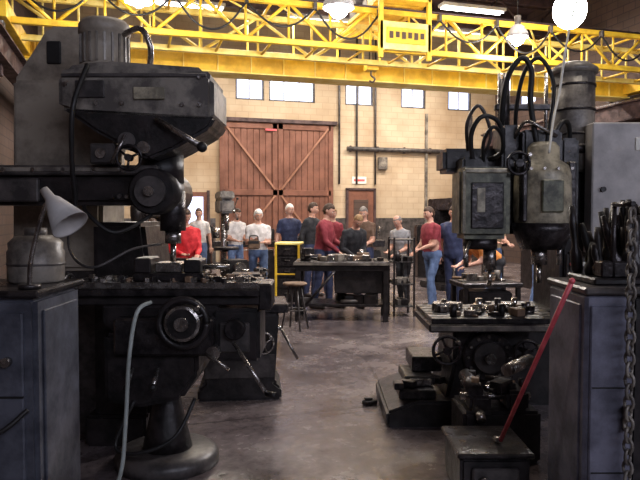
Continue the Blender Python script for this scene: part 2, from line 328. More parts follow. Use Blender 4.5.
for u,v,p in ((1.5,16.5,270),(5,16.8,270),(9,16.8,400),(3,13.2,250),(8.5,14.8,310),(7,9,150),(1,6.5,90),(4.5,4,80)):
    tubefix(u,v,6.8,p)
L=bpy.data.lights.new('window_daylight','AREA'); L.shape='RECTANGLE'; L.size=8.6; L.size_y=2.3; L.energy=230; L.color=(.88,.88,1)  # added bluish fill from behind the camera, set in the unseen rear window
lo=bpy.data.objects.new('window_daylight',L); scn.collection.objects.link(lo); lo.location=(3.5,V0+.03,4.25); lo.rotation_euler=(math.radians(90),0,0)
# ---------------------------------------------------------------- left vertical milling machine
b=B()
b.lathe([(.33,0),(.33,.06),(.30,.09),(.27,.10)],(-.99,4.1,0),'dgrey'); b.lathe([(.16,.10),(.135,.2),(.10,.36),(.065,.52),(.06,.6)],(-.99,4.1,0),'iron2')
b.bx(-1.62,-1.2,4.35,5.1,0,.22,'iron2',.02)
b.prism([(-1.55,.2),(-1.16,.2),(-1.16,1.2),(-1.2,1.55),(-1.55,1.55)],4.35,5.0,'iron2',.03)
b.prism([(-2.2,1.2),(-1.56,1.2),(-1.52,2.86),(-1.62,2.93),(-1.92,2.93),(-2.0,2.8),(-2.17,2.55)],4.55,5.1,'beige',.03)
b.bx(-2.15,-1.55,4.6,5.1,0,1.25,'dgrey',.02)
b.bx(-1.92,-1.82,4.535,4.56,2.66,2.82,'black'); b.bx(-2.12,-1.98,4.53,4.56,1.92,2.0,'sign')
b.prism([(-2.05,1.9),(-1.5,1.9),(-1.35,2.1),(-1.35,2.4),(-1.55,2.5),(-2.05,2.5)],4.3,4.6,'beige',.02)
b.prism([(-1.53,2.42),(-1.48,2.47),(-1.25,2.50),(-.68,2.46),(-.62,2.40),(-.62,2.16),(-.70,2.09),(-.98,1.98),(-1.2,2.12),(-1.53,2.22)],3.75,4.3,'grey',.03)
b.prism([(-1.50,2.22),(-.60,2.17),(-.64,2.1),(-.85,1.98),(-1.0,1.92),(-1.3,2.08)],3.73,4.2,'iron2',.02)
b.bx(-1.50,-.66,3.735,3.76,2.40,2.42,'dgrey',.004); b.bx(-1.42,-1.25,3.735,3.75,2.28,2.38,'dgrey'); b.bx(-1.08,-.90,3.73,3.75,2.27,2.34,'cream',.004)
for x,z in ((-1.48,2.36),(-1.3,2.25),(-.7,2.40),(-.7,2.24),(-.8,2.24),(-1.15,2.25)): b.cyl((x,3.755,z),(x,3.735,z),.014,'steel',seg=6)
b.lathe([(.16,0),(.16,.05),(.14,.06),(.14,.24),(.155,.25),(.155,.3),(.13,.33),(.05,.34)],(-1.33,4.0,2.46),'beige')
for k in range(20):
    t=k*math.pi/10; b.box((-1.33+.145*math.cos(t),4.0+.145*math.sin(t),2.61),(.012,.012,.17),'grey',(0,0,t),0)
b.tube([(-1.2,3.95,2.7),(-1.08,3.9,2.72),(-1.02,3.9,2.6),(-1.05,3.95,2.45)],.018,'steel')
b.bx(-2.15,-.93,3.9,4.3,1.66,1.86,'iron2',.03); b.bx(-2.15,-.98,3.85,4.32,1.84,1.9,'dgrey',.01)
b.bx(-2.1,-1.2,3.84,3.9,1.86,1.885,'grey',.004)
b.cyl((-1.0,3.8,1.74),(-1.0,4.35,1.74),.14,'iron2',bev=.01); b.cyl((-1.0,3.76,1.74),(-1.0,3.8,1.74),.09,'dgrey'); b.cyl((-1.0,3.73,1.74),(-1.0,3.76,1.74),.03,'steel')
b.cyl((-1.0,4.05,1.98),(-1.0,4.05,1.8),.14,'iron2'); b.cyl((-.93,4.05,1.75),(-.93,4.05,1.5),.08,'iron'); b.cyl((-.93,4.05,1.5),(-.93,4.05,1.42),.05,'steel'); b.cyl((-.93,4.05,1.42),(-.93,4.05,1.31),.018,'chip')
b.cyl((-.94,3.7,2.15),(-.66,3.6,1.98),.018,'steel'); b.sph((-.66,3.6,1.98),.03,'black')
b.cyl((-1.12,3.72,2.03),(-1.12,3.85,2.03),.05,'dgrey'); b.cyl((-1.2,3.7,1.9),(-1.12,3.7,2.06),.012,'steel')
b.cyl((-1.02,3.7,1.99),(-1.02,3.85,1.99),.035,'steel'); b.bx(-1.35,-1.2,3.76,3.9,1.9,2.02,'dgrey',.01); b.cyl((-1.28,3.74,1.96),(-1.28,3.76,1.96),.03,'steel')
b.wheel((-1.1,3.7,1.93),(0,-1,0),.07,'iron',.009,3,False,.02)
for k in range(5): b.cyl((-1.9+k*.18,3.84,1.87),(-1.9+k*.18,3.86,1.87),.016,'steel',seg=6)
b.bx(-2.05,-1.7,3.86,3.9,1.68,1.82,'dgrey')
for k in range(6): b.cyl((-1.25+k*.045,3.88,1.71+.01*(k%2)),(-1.25+k*.045,3.84,1.71),.012,random.choice(['iron','steel','dgrey']),seg=10)
b.tube([(-1.33,3.7,2.46),(-1.38,3.6,2.2),(-1.42,3.68,1.9),(-1.46,3.8,1.6),(-1.6,3.75,1.35),(-1.5,3.8,1.0)],.015,'black')
b.tube([(-1.0,3.8,1.6),(-1.15,3.6,1.5),(-1.3,3.6,1.6),(-1.4,3.8,1.65)],.012,'black')
b.tube([(-1.5,3.85,1.66),(-1.45,3.7,1.4),(-1.3,3.65,1.3),(-1.1,3.75,1.4),(-.98,3.95,1.42)],.008,'dgrey')
b.bx(-1.5,-.36,3.75,4.15,1.12,1.16,'iron',.005); b.bx(-1.5,-.36,3.78,4.12,1.16,1.2,'steel',.004)
for y in (3.86,3.95,4.04): b.bx(-1.5,-.36,y-.01,y+.01,1.2,1.203,'black',0)
b.bx(-1.5,-.36,3.8,4.1,1.06,1.12,'iron2'); 
for x in (-1.53,-.33): b.bx(x-.04,x+.04,3.8,4.1,1.03,1.19,'iron',.01)
b.bx(-1.12,-.7,3.82,4.08,1.2,1.25,'iron'); b.bx(-1.12,-1.02,3.84,4.06,1.25,1.34,'iron2'); b.bx(-.82,-.72,3.84,4.06,1.25,1.33,'iron2'); b.bx(-1.0,-.84,3.86,4.04,1.25,1.31,'steel'); b.cyl((-.72,3.95,1.28),(-.56,3.95,1.28),.015,'steel')
for k in range(90):
    x=random.uniform(-1.45,-.4);y=random.uniform(3.78,4.05);s=random.uniform(.010,.035); b.box((x,y,1.2+s/2),(s*1.4,s,s),random.choice(['steel','chip','iron','wood','steel']),(0,0,random.random()*3),.002)
b.prism([(-1.3,1.06),(-.6,1.06),(-.62,.94),(-.72,.88),(-1.2,.88),(-1.3,.95)],3.8,4.3,'iron2',.01)
b.prism([(-1.28,.9),(-.72,.9),(-.72,.66),(-.82,.50),(-1.1,.45),(-1.28,.50)],3.75,4.45,'iron2',.025)
b.bx(-1.2,-.62,3.68,3.82,.78,1.0,'iron',.015)
b.bx(-.66,-.36,3.8,4.2,.72,1.04,'iron2',.02); b.bx(-.6,-.42,3.78,3.81,.78,.96,'dgrey')
b.cyl((-.50,3.8,.93),(-.50,3.7,.93),.06,'iron',bev=.005)
b.wheel((-.78,3.62,.985),(0,-1,0),.135,'iron2',.02,3,True,.05); b.cyl((-.78,3.72,.985),(-.78,3.60,.985),.095,'dgrey',bev=.006); b.lathe([(.10,0),(.105,.005),(.10,.01)],(-.78,3.60,.985),'steel',axis=(0,-1,0)); b.cyl((-.78,3.60,.985),(-.78,3.585,.985),.085,'iron2'); b.cyl((-.78,3.59,.985),(-.78,3.56,.985),.04,'steel')
b.wheel((-1.56,3.95,1.11),(-1,0,0),.12,'iron',.014,4); b.cyl((-1.5,3.95,1.11),(-1.58,3.95,1.11),.03,'steel')
b.cyl((-.5,3.68,.86),(-.30,3.55,.60),.012,'steel'); b.cyl((-.3,3.55,.60),(-.24,3.5,.60),.018,'black')
b.cyl((-.62,3.74,.8),(-.62,3.66,.8),.04,'steel'); b.cyl((-.66,3.66,.8),(-.52,3.62,.72),.01,'steel')
for x in (-1.1,-.95): b.cyl((x,3.72,.7),(x,3.60,.62),.013,'steel'); b.sph((x,3.6,.62),.022,'black')
b.cyl((-.99,4.1,.5),(-.99,4.1,.9),.05,'steel')
b.tube([(-1.1,3.75,.5),(-1.2,3.7,.25),(-1.05,3.66,.22),(-.85,3.7,.3),(-.75,3.8,.5)],.012,'black')
b.finish('vertical_milling_machine',(-1.2,4.2,0))
b=B(); b.tube([(-.97,3.66,1.10),(-1.03,3.58,1.05),(-1.07,3.56,.8),(-1.09,3.55,.45),(-1.12,3.54,.15),(-1.2,3.5,.015),(-1.4,3.4,.015)],.012,'hose'); b.finish('coolant_hose',(-1.1,3.55,0))
# left steel cabinet with canister & lamp
b=B(); b.bx(-1.75,-1.17,2.62,3.1,.06,1.26,'blue2',.02); b.bx(-1.77,-1.15,2.6,3.12,1.26,1.29,'iron',.01); b.bx(-1.7,-1.22,2.66,3.05,0,.06,'iron2')
b.bx(-1.68,-1.22,2.605,2.625,.15,1.2,'blue2',.01)
for z in (.5,.85): b.bx(-1.68,-1.22,2.60,2.61,z-.004,z+.004,'black',0)
b.bx(-1.17,-1.158,2.68,3.04,.15,1.2,'blue2',.01)
b.tube([(-1.55,2.6,.78),(-1.45,2.55,.72),(-1.3,2.54,.72),(-1.2,2.6,.80)],.01,'black'); b.cyl((-1.28,2.60,1.0),(-1.28,2.57,1.0),.02,'steel')
b.finish('steel_tool_cabinet',(-1.45,2.85,0))
b=B(); b.lathe([(.12,0),(.125,.01),(.125,.14),(.118,.15),(.12,.18),(.09,.21),(.03,.22)],(-1.32,2.97,1.292),'grey'); b.lathe([(.128,0),(.128,.01)],(-1.32,2.97,1.37),'dgrey'); b.lathe([(.05,0),(.05,.04)],(-1.32,2.97,1.50),'grey'); b.finish('coolant_canister',(-1.32,2.97,1.292))
b=B(); b.cyl((-1.22,2.68,1.292),(-1.22,2.68,1.31),.045,'iron'); b.tube([(-1.22,2.68,1.3),(-1.21,2.67,1.4),(-1.17,2.66,1.55),(-1.13,2.65,1.65)],.010,'steel')
ax=Vector((.65,-.25,-.75)).normalized(); p=Vector((-1.13,2.65,1.69))
b.lathe([(.018,-.02),(.022,.03),(.035,.05),(.078,.18),(.073,.175),(.03,.06)],p,'panel',axis=ax); b.sph(p+ax*.12,.022,'sign'); b.finish('gooseneck_work_lamp',(-1.22,2.68,1.292))
b=B(); b.prism([(-.36,0),(.36,0),(.36,.1),(.3,.15),(.34,.75),(-.34,.75),(-.3,.15),(-.36,.1)],-.3,.3,'iron2',.02)
b.bx(-.42,.42,-.28,.28,.75,.83,'iron',.01); b.bx(-.36,.2,-.15,.15,.83,.9,'steel'); b.bx(-.1,.2,.15,.45,.8,1.05,'iron2',.02); b.cyl((.05,.2,.98),(.05,-.1,.98),.09,'iron'); b.wheel((-.2,-.32,.6),(0,-1,0),.12,'iron',.013); b.wheel((.2,-.32,.5),(0,-1,0),.09,'steel',.01)
b.bx(-.3,.3,-.32,-.29,.2,.4,'dgrey',.005); b.cyl((.36,-.2,.6),(.5,-.3,.35),.012,'steel'); b.cyl((.36,-.2,.6),(.3,-.2,.62),.02,'steel')
local('surface_grinder',b,-.72,5.75,.1)
# ---------------------------------------------------------------- generic mid-ground machines
def turret_mill(x,d,rot=0,sc=1,paint='dgrey'):
    b=B(); b.bx(-.35,.35,-.5,.45,0,.12,'iron2',.02); b.prism([(.0,.1),(.42,.1),(.36,1.0),(.34,1.55),(.02,1.55),(.04,1.0)],-.22,.22,paint,.03,'X')
    b.bx(-.15,.15,-.65,.5,1.55,1.78,paint,.02); b.cyl((0,-.62,1.3),(0,-.62,1.95),.12,paint,bev=.01); b.cyl((0,-.62,1.95),(0,-.62,2.2),.1,'iron',bev=.02); b.cyl((0,-.62,1.3),(0,-.62,1.12),.04,'steel')
    b.bx(-.2,.2,-.5,.02,.55,.85,paint,.02); b.bx(-.6,.6,-.7,-.38,.88,.95,'iron',.01); b.bx(-.22,.22,-.66,-.4,.82,.88,'iron2')
    b.wheel((-.64,-.54,.9),(-1,0,0),.1,'steel',.01); b.wheel((.0,-.55,.7),(0,-1,0),.1,'steel',.01); b.cyl((0,-.4,.12),(0,-.4,.55),.05,'steel'); b.wheel((.2,-.62,1.6),(1,0,0),.1,'iron',.01,3,False)
    b.bx(-.12,.15,-.6,-.45,.95,1.05,'steel')
    return local('turret_milling_machine',b,x,d,rot,0,sc)
def lathe_m(x,d,rot=0,sc=1,paint='dgrey'):
    b=B(); b.bx(-1,-.5,-.25,.25,0,.75,paint,.02); b.bx(.6,1,-.25,.25,0,.65,paint,.02); b.bx(-1,1.1,-.18,.18,.72,.86,'iron',.01); b.bx(-1.02,-.45,-.25,.25,.82,1.22,paint,.03)
    b.cyl((-.45,0,1.05),(-.3,0,1.05),.13,'steel'); b.bx(-.1,.2,-.28,.22,.85,.95,'iron'); b.bx(0,.12,-.12,.06,.95,1.06,'steel'); b.bx(.7,.95,-.1,.1,.86,1.14,paint,.02); b.cyl((.7,0,1.05),(.55,0,1.05),.035,'steel'); b.wheel((1.0,0,1.05),(1,0,0),.1,'steel',.01)
    b.bx(-.12,.22,-.3,-.24,.62,.86,'iron2'); b.wheel((0,-.33,.75),(0,-1,0),.09,'steel',.01); b.cyl((-.5,-.27,.66),(.9,-.27,.66),.012,'steel'); b.bx(-.5,.6,-.25,.25,.3,.36,'iron2')
    for z in (.95,1.1): b.cyl((-.75,-.25,z),(-.75,-.31,z),.03,'steel'); b.cyl((-.75,-.3,z),(-.68,-.31,z+.06),.008,'steel')
    return local('engine_lathe',b,x,d,rot,0,sc)
def drill_press(x,d,rot=0,sc=1,paint='grey'):
    b=B(); b.bx(-.25,.25,-.35,.2,0,.07,'iron2',.01); b.cyl((0,.08,.05),(0,.08,1.75),.045,'steel'); b.bx(-.11,.11,-.32,.28,1.48,1.7,paint,.03); b.prism([(-.36,1.7),(.3,1.7),(.22,1.82),(-.32,1.82)],-.11,.11,paint,.02,'X')
    b.cyl((0,.3,1.5),(0,.3,1.8),.09,'iron'); b.cyl((0,-.25,1.48),(0,-.25,1.22),.035,'steel'); b.cyl((0,-.25,1.22),(0,-.25,1.1),.012,'chip'); b.cyl((0,-.2,.92),(0,-.2,.96),.19,'iron'); b.bx(-.05,.05,-.1,.12,.88,.94,'iron')
    for k in range(3): t=k*2.1; b.cyl((.12,-.2,1.55),(.16,-.2+.18*math.cos(t),1.55+.18*math.sin(t)),.008,'steel'); b.sph((.16,-.2+.18*math.cos(t),1.55+.18*math.sin(t)),.02,'black')
    return local('drill_press',b,x,d,rot,0,sc)
turret_mill(2.75,14.0,.3,1.1,'iron'); turret_mill(-3.3,12.8,-.3,1.0,'iron2'); turret_mill(4.7,12.3,.5,1.05,'iron2')
lathe_m(-2.55,8.1,.12,.92,'iron'); drill_press(-1.66,11.1,.3,1.1,'grey')
lathe_m(3.6,16.6,0,1.1,'iron2'); lathe_m(5.6,14.2,.2,1.1,'iron2'); lathe_m(.3,15.6,.1,1.15,'iron2'); lathe_m(-2.2,16.2,.1,1.1,'iron2')
lathe_m(-1.15,9.9,-1.1,.72,'iron2')
b=B(); b.bx(-.2,.2,-.25,.25,.08,1.08,'iron2',.01)
for x in (-.2,.2): b.bx(x-.02,x+.02,-.28,-.24,.06,1.1,'yellow')
for k in range(5): b.bx(-.17,.17,-.265,-.25,.14+k*.19,.3+k*.19,'iron'); b.bx(-.05,.05,-.285,-.265,.24+k*.19,.255+k*.19,'steel')
b.bx(-.22,.22,-.28,.27,1.08,1.12,'yellow2'); b.bx(-.2,.2,-.27,-.25,.56,.59,'yellow')
for x in (-.15,.15):
    for y in (-.2,.2): b.cyl((x-.02,y,.04),(x+.02,y,.04),.04,'black')
local('tool_chest',b,-.54,11.3,-.1)
def parts(b,x0,x1,y0,y1,z,n,smin=.03,smax=.12,mm=('steel','iron','iron2','wood','chip','grey')):
    for k in range(n):
        x=random.uniform(x0,x1);y=random.uniform(y0,y1);s=random.uniform(smin,smax);m=random.choice(mm)
        if random.random()<.5: b.box((x,y,z+s*.4),(s*1.5,s,s*.8),m,(0,0,random.random()*3),.004)
        elif random.random()<.5: b.cyl((x,y,z),(x,y,z+s*1.3),s*.35,m,seg=12)
        else: t=random.random()*3; b.cyl((x,y,z+s*.2),(x+s*2*math.cos(t),y+s*2*math.sin(t),z+s*.2),s*.2,m,seg=10)
def workbench(x,d,rot,w):
    b=B(); b.bx(-w,w,-.4,.4,.84,.90,'iron',.01); b.bx(-w+.02,w-.02,-.37,.37,.76,.84,'iron2'); b.bx(-w,w,-.405,-.395,.85,.89,'grey',0)
    for x_ in (-w+.06,w-.06):
        for y in (-.33,.33): b.bx(x_-.04,x_+.04,y-.04,y+.04,0,.8,'iron2')
    b.bx(-w+.06,w-.06,-.33,.33,.22,.26,'iron'); b.bx(-w*.15,w-.1,-.3,.3,.42,.78,'iron2',.01); parts(b,-w+.15,w-.15,-.3,.3,.26,12,.08,.18,('iron','iron2','dgrey')) 
    b.cyl((-w+.06,-.36,.1),(-.1,-.36,.76),.02,'iron')
    return local('steel_workbench',b,x,d,rot)
workbench(.34,9.9,-.05,.72); workbench(-1.62,7.2,.15,.45)
b=B(); parts(b,-.40,.55,-.3,.3,.902,44,.03,.13); local('machined_parts_pile',b,.38,9.9,-.05)
b=B(); parts(b,-.36,.36,-.3,.3,.902,30,.04,.16,('iron','iron2','steel','grey','dgrey')); local('machined_parts_pile',b,-1.62,7.2,.15)
b=B(); b.cyl((0,0,0),(0,0,.05),.08,'iron'); b.bx(-.06,.06,-.15,.1,.05,.14,'iron2',.015); b.bx(-.08,.08,-.2,-.16,.1,.2,'iron'); b.bx(-.08,.08,-.1,-.06,.1,.2,'iron'); b.cyl((0,-.2,.1),(0,-.3,.1),.012,'steel'); b.cyl((-.09,-.3,.1),(.09,-.3,.1),.008,'steel'); local('bench_vise',b,-.22,9.8,.3,.902)
b=B()
for x in (-.16,.16):
    for y in (-.2,.2): b.bx(x-.015,x+.015,y-.015,y+.015,0,1.25,'iron')
for z in (.15,.5,.85,1.2): b.bx(-.17,.17,-.21,.21,z,z+.02,'iron2')
for k,z in enumerate((.17,.52,.87)): parts(b,-.1,.1,-.14,.14,z,9,.05,.13,('iron','iron2','grey','steel'))
local('parts_rack',b,1.3,10.2,.1)
b=B(); b.cyl((0,0,.62),(0,0,.66),.17,'wood',bev=.01)
for k in range(4): t=k*math.pi/2+.4; b.cyl((.08*math.cos(t),.08*math.sin(t),.63),(.2*math.cos(t),.2*math.sin(t),0),.014,'dgrey')
b.tube([(.15*math.cos(t*math.pi/8),.15*math.sin(t*math.pi/8),.28) for t in range(17)],.01,'dgrey',sub=2); local('shop_stool',b,-.35,8.9)
b=B(); b.bx(-.4,.4,-.3,.3,.66,.72,'iron')
for x in (-.35,.35):
    for y in (-.25,.25): b.bx(x-.03,x+.03,y-.03,y+.03,0,.66,'iron2')
b.bx(-.35,.35,-.25,.25,.2,.24,'iron2'); b.bx(-.3,.3,-.2,.2,.24,.6,'iron2',.02); parts(b,-.3,.3,-.2,.2,.721,14,.04,.12); local('machine_stand',b,2.20,8.5,.1)
# ---------------------------------------------------------------- right twin-spindle machine
b=B()
b.prism([(.50,0),(1.55,0),(1.55,.2),(.72,.2),(.56,.14),(.50,.12)],4.75,5.7,'iron2',.02)
b.bx(.60,.88,4.8,5.1,.2,.27,'iron',.01); b.bx(.66,.9,4.95,5.35,.27,.34,'iron2',.01); b.bx(.74,.98,5.1,5.5,.34,.46,'iron',.01)
for k in range(5): b.box((.60+k*.08,4.86+k*.04,.3),(.07,.12,.05),random.choice(['steel','iron']),(0,0,k),.005)
b.prism([(.95,.15),(1.7,.15),(1.62,.45),(1.6,.74),(1.02,.74),(1.02,.45)],4.85,5.5,'iron2',.025)
b.cyl((1.27,4.86,.53),(1.27,4.78,.53),.19,'iron',bev=.01); b.cyl((1.27,4.79,.53),(1.27,4.74,.53),.12,'dgrey',bev=.005); b.cyl((1.27,4.74,.53),(1.27,4.70,.53),.04,'steel')
for k in range(12): t=k*math.pi/6; b.cyl((1.27+.155*math.cos(t),4.79,.53+.155*math.sin(t)),(1.27+.155*math.cos(t),4.765,.53+.155*math.sin(t)),.012,'steel',seg=6)
b.bx(.80,1.82,4.65,5.45,.74,.80,'iron',.008); b.bx(.82,1.80,4.67,5.43,.80,.84,'iron',.004); b.bx(.81,1.81,4.64,4.655,.75,.79,'grey',.003)
for k in range(5): b.bx(.82,1.80,4.74+k*.14,4.76+k*.14,.84,.843,'black',0)
parts(b,.95,1.7,4.72,5.2,.842,54,.03,.08,('steel','chip','iron','wood','steel'))
b.wheel((.92,4.6,.62),(0,-1,0),.10,'iron',.012); b.cyl((1.5,4.85,.6),(1.5,4.6,.6),.02,'steel'); b.wheel((1.5,4.6,.6),(0,-1,0),.09,'iron',.012); b.cyl((1.4,4.85,.35),(1.4,4.55,.28),.015,'steel')
b.bx(1.5,2.5,5.3,5.95,0,.8,'iron2',.03); b.bx(1.98,2.5,5.25,5.95,.7,2.1,'iron2',.03); b.bx(2.02,2.2,5.2,5.27,.8,1.3,'dgrey',.02)
for k in range(3): b.cyl((2.05+.05*k,5.18,1.2),(2.05+.05*k,5.2,1.2),.018,('red','steel','sign')[k],seg=10)
b.cyl((2.10,5.35,1.95),(2.10,5.35,2.78),.17,'grey',bev=.02); b.lathe([(.2,0),(.2,.06),(.17,.08)],(2.1,5.35,2.1),'iron'); b.lathe([(.19,0),(.19,.04),(.12,.09),(.04,.1)],(2.1,5.35,2.76),'grey')
for z in (2.25,2.45,2.65): b.lathe([(.178,0),(.178,.02)],(2.1,5.35,z),'iron',seg=28)
b.bx(1.0,2.1,5.2,5.55,1.95,2.14,'iron2',.03); b.bx(1.1,1.3,4.95,5.3,1.75,2.05,'iron2',.02); b.bx(1.55,1.85,4.9,5.3,1.95,2.25,'iron2',.02)
b.bx(1.42,1.56,5.0,5.3,1.45,2.3,'iron2',.02); b.bx(1.88,2.02,5.0,5.3,1.4,2.2,'iron2',.02)
b.box((1.23,4.92,1.69),(.38,.34,.54),'green',(0,0,0),.04); b.bx(1.05,1.08,4.735,4.76,1.46,1.93,'cream',.01); b.bx(1.07,1.40,4.735,4.76,1.91,1.945,'cream',.01); b.bx(1.12,1.36,4.735,4.755,1.5,1.84,'iron',.01); b.bx(1.16,1.22,4.73,4.74,1.62,1.8,'cream',.003)
b.cyl((1.23,4.92,1.43),(1.23,4.92,1.34),.13,'iron'); b.cyl((1.3,4.9,1.36),(1.3,4.9,1.18),.05,'steel'); b.cyl((1.3,4.9,1.18),(1.3,4.9,1.06),.018,'chip')
b.cyl((1.12,4.78,1.4),(1.05,4.65,1.28),.012,'steel'); b.cyl((1.12,4.9,1.36),(1.12,4.9,1.2),.02,'steel')
b.lathe([(.10,-.02),(.17,0),(.205,.06),(.215,.2),(.21,.45),(.19,.52),(.12,.57),(.12,.66),(.09,.70)],(1.70,4.9,1.45),'cream'); b.lathe([(.16,-.08),(.195,0),(.22,.06),(.219,.12),(.15,.12)],(1.70,4.9,1.42),'iron')
b.bx(1.62,1.78,4.67,4.70,1.62,1.86,'green',.01); b.bx(1.86,1.92,4.8,5.0,1.5,2.0,'iron',.01); b.bx(1.5,1.54,4.75,4.95,1.55,2.0,'iron',.01)
for k in range(4): b.cyl((1.54+k*.1,4.695,1.94),(1.54+k*.1,4.68,1.94),.012,'steel',seg=6)
b.cyl((1.68,4.9,1.36),(1.68,4.9,1.22),.06,'steel'); b.cyl((1.68,4.9,1.22),(1.68,4.9,1.08),.02,'chip'); b.cyl((1.82,4.86,1.4),(1.82,4.86,1.22),.02,'steel')
def loop(pts,r=.016,m='black'): b.tube(pts,r,m)
loop([(1.2,5.0,1.95),(1.15,4.9,2.2),(1.22,4.85,2.34),(1.36,4.9,2.3),(1.42,5.0,2.1),(1.36,5.2,2.05)],.018)
loop([(1.28,5.0,1.95),(1.24,4.88,2.15),(1.3,4.83,2.26),(1.4,4.95,2.2),(1.45,5.1,2.1)],.014)
loop([(1.15,5.0,2.1),(1.12,4.9,2.3),(1.2,4.85,2.42),(1.3,4.9,2.2),(1.25,5.1,2.0)],.014,'dgrey')
loop([(1.52,5.3,2.1),(1.44,5.1,2.4),(1.46,5.0,2.68),(1.55,4.95,2.8),(1.62,4.95,2.7),(1.6,4.9,2.45),(1.66,4.9,2.1)],.022)
loop([(1.62,5.3,2.1),(1.55,5.1,2.4),(1.58,5.0,2.70),(1.68,4.95,2.80),(1.78,4.95,2.65),(1.77,4.9,2.45),(1.72,4.9,2.1)],.016)
loop([(1.76,4.95,2.1),(1.85,4.95,2.3),(1.95,5.05,2.3),(2.0,5.15,2.1)],.02)
loop([(1.5,5.1,2.1),(1.55,4.9,2.3),(1.68,4.85,2.25),(1.8,4.9,2.2)],.014,'steel')
for x in (1.46,1.5,1.84): b.cyl((x,5.25,2.1),(x,5.25,2.75),.016,'steel')
b.cyl((1.5,5.25,2.2),(1.5,5.25,2.70),.045,'iron'); b.bx(1.42,1.9,5.22,5.28,2.45,2.5,'iron')
b.wheel((1.46,4.72,1.98),(0,-1,0),.08,'iron',.012,3)
b.finish('twin_spindle_milling_machine',(1.4,5.2,0))
b=B(); b.tube([(1.88,4.95,2.88),(1.82,4.9,2.55),(1.72,4.75,2.3),(1.66,4.66,2.05)],.009,'sign'); b.tube([(1.88,4.95,2.88),(1.97,5.02,3.2),(2.2,5.3,3.6),(2.6,5.9,4.5),(2.8,6.2,7.98)],.008,'sign'); b.finish('power_cord',(1.9,4.95,2.0))
b=B(); b.bx(2.12,3.05,5.0,5.15,1.30,2.32,'panel',.01); b.bx(2.52,3.1,5.15,5.8,0,2.34,'dgrey',.02); b.bx(2.52,3.05,5.05,5.15,.1,1.3,'dgrey',.01); b.cyl((2.2,5.0,1.8),(2.2,4.97,1.8),.02,'black'); b.bx(2.45,2.6,4.99,5.0,2.1,2.2,'sign',.002); b.finish('electrical_cabinet',(2.65,5.4,0))
# foreground right steel cabinet
b=B(); b.bx(1.23,1.46,2.95,3.42,.05,1.23,'blue',.015); b.bx(1.46,2.0,2.98,3.42,.05,1.22,'iron2',.02); b.bx(1.22,2.03,2.93,3.44,1.23,1.265,'dgrey',.01); b.bx(1.28,1.9,3.0,3.4,0,.05,'iron2')
b.bx(1.25,1.44,2.935,2.955,.12,1.18,'blue',.008); b.bx(1.222,1.235,3.0,3.37,.12,1.18,'blue',.006); b.bx(1.40,1.42,2.91,2.94,.6,.72,'steel')
for z in (.4,.8): b.bx(1.26,1.43,2.93,2.94,z-.003,z+.003,'black',0)
b.finish('steel_tool_cabinet',(1.5,3.2,0))
b=B(); b.bx(1.30,1.95,3.02,3.36,1.267,1.30,'iron2')
for k in range(40):
    x=random.uniform(1.32,1.88);y=random.uniform(3.05,3.32);h=random.uniform(.16,.38);tx=random.uniform(-.3,.1)*h
    b.lathe([(.024,0),(.030,.02),(.030,h*.3),(.016,h*.4),(.020,h*.7),(.012,h)],(x,y,1.3),random.choice(['iron','iron2','black','dgrey','iron2','iron']),axis=(tx,0,h),seg=12)
for k in range(5): b.box((1.5+k*.06,3.1+.04*k,1.47),(.03,.02,.36),'iron',(.1,-.25+k*.1,0),.005)
b.bx(1.34,1.5,3.04,3.12,1.3,1.38,'iron'); b.cyl((1.40,3.05,1.29),(1.40,3.05,1.66),.012,'iron'); b.cyl((1.40,3.06,1.65),(1.40,2.86,1.65),.012,'iron'); b.finish('tool_holder_rack',(1.5,3.2,1.267))
b=B(); z=1.60;k=0
while z>.03:
    mx=Matrix.Translation((1.40,2.87,z))@Euler((0,0,(math.pi/2)*(k%2)+.6)).to_matrix().to_4x4()
    pts=[mx@Vector((.021*math.cos(t*math.pi/6),0,.034*math.sin(t*math.pi/6))) for t in range(13)]; b.tube(pts,.0075,'grey',seg=6,sub=1); z-=.050;k+=1
b.finish('hanging_chain',(1.40,2.87,1.6))
b=B(); b.cyl((1.035,3.62,.31),(1.185,3.0,1.29),.012,'red'); b.cyl((1.035,3.62,.31),(1.02,3.68,.30),.016,'steel'); b.sph((1.185,3.0,1.29),.015,'red'); b.finish('long_pry_bar',(1.03,3.6,.3))
b=B(); b.bx(.78,1.17,3.5,3.95,.0,.25,'iron2',.02); b.bx(.76,1.19,3.48,3.97,.25,.28,'iron',.01); b.bx(.84,1.1,3.47,3.5,.06,.2,'dgrey',.01); b.cyl((.9,3.47,.13),(.9,3.44,.13),.03,'steel'); b.finish('machine_base_block',(.95,3.7,0))
b=B(); b.bx(.92,1.42,4.05,4.45,0,.34,'iron2',.02); b.bx(.96,1.1,4.05,4.35,.34,.44,'iron',.02); b.bx(1.2,1.34,4.05,4.35,.34,.47,'iron2',.02); b.cyl((.92,4.17,.41),(1.38,4.17,.41),.025,'steel'); b.cyl((1.0,4.07,.46),(1.0,4.35,.50),.05,'iron'); b.cyl((1.02,4.03,.34),(1.02,3.99,.30),.03,'steel'); parts(b,.98,1.35,4.1,4.4,.45,14,.03,.10); b.cyl((1.2,4.08,.6),(1.42,4.3,.62),.04,'steel'); b.finish('machine_vise',(1.1,4.2,0))
b=B(); b.box((.42,5.35,.02),(.12,.07,.04),'iron',(0,0,.5)); b.box((.41,5.35,.05),(.07,.04,.02),'iron2',(0,0,.2)); b.finish('steel_offcut',(.42,5.35,0))
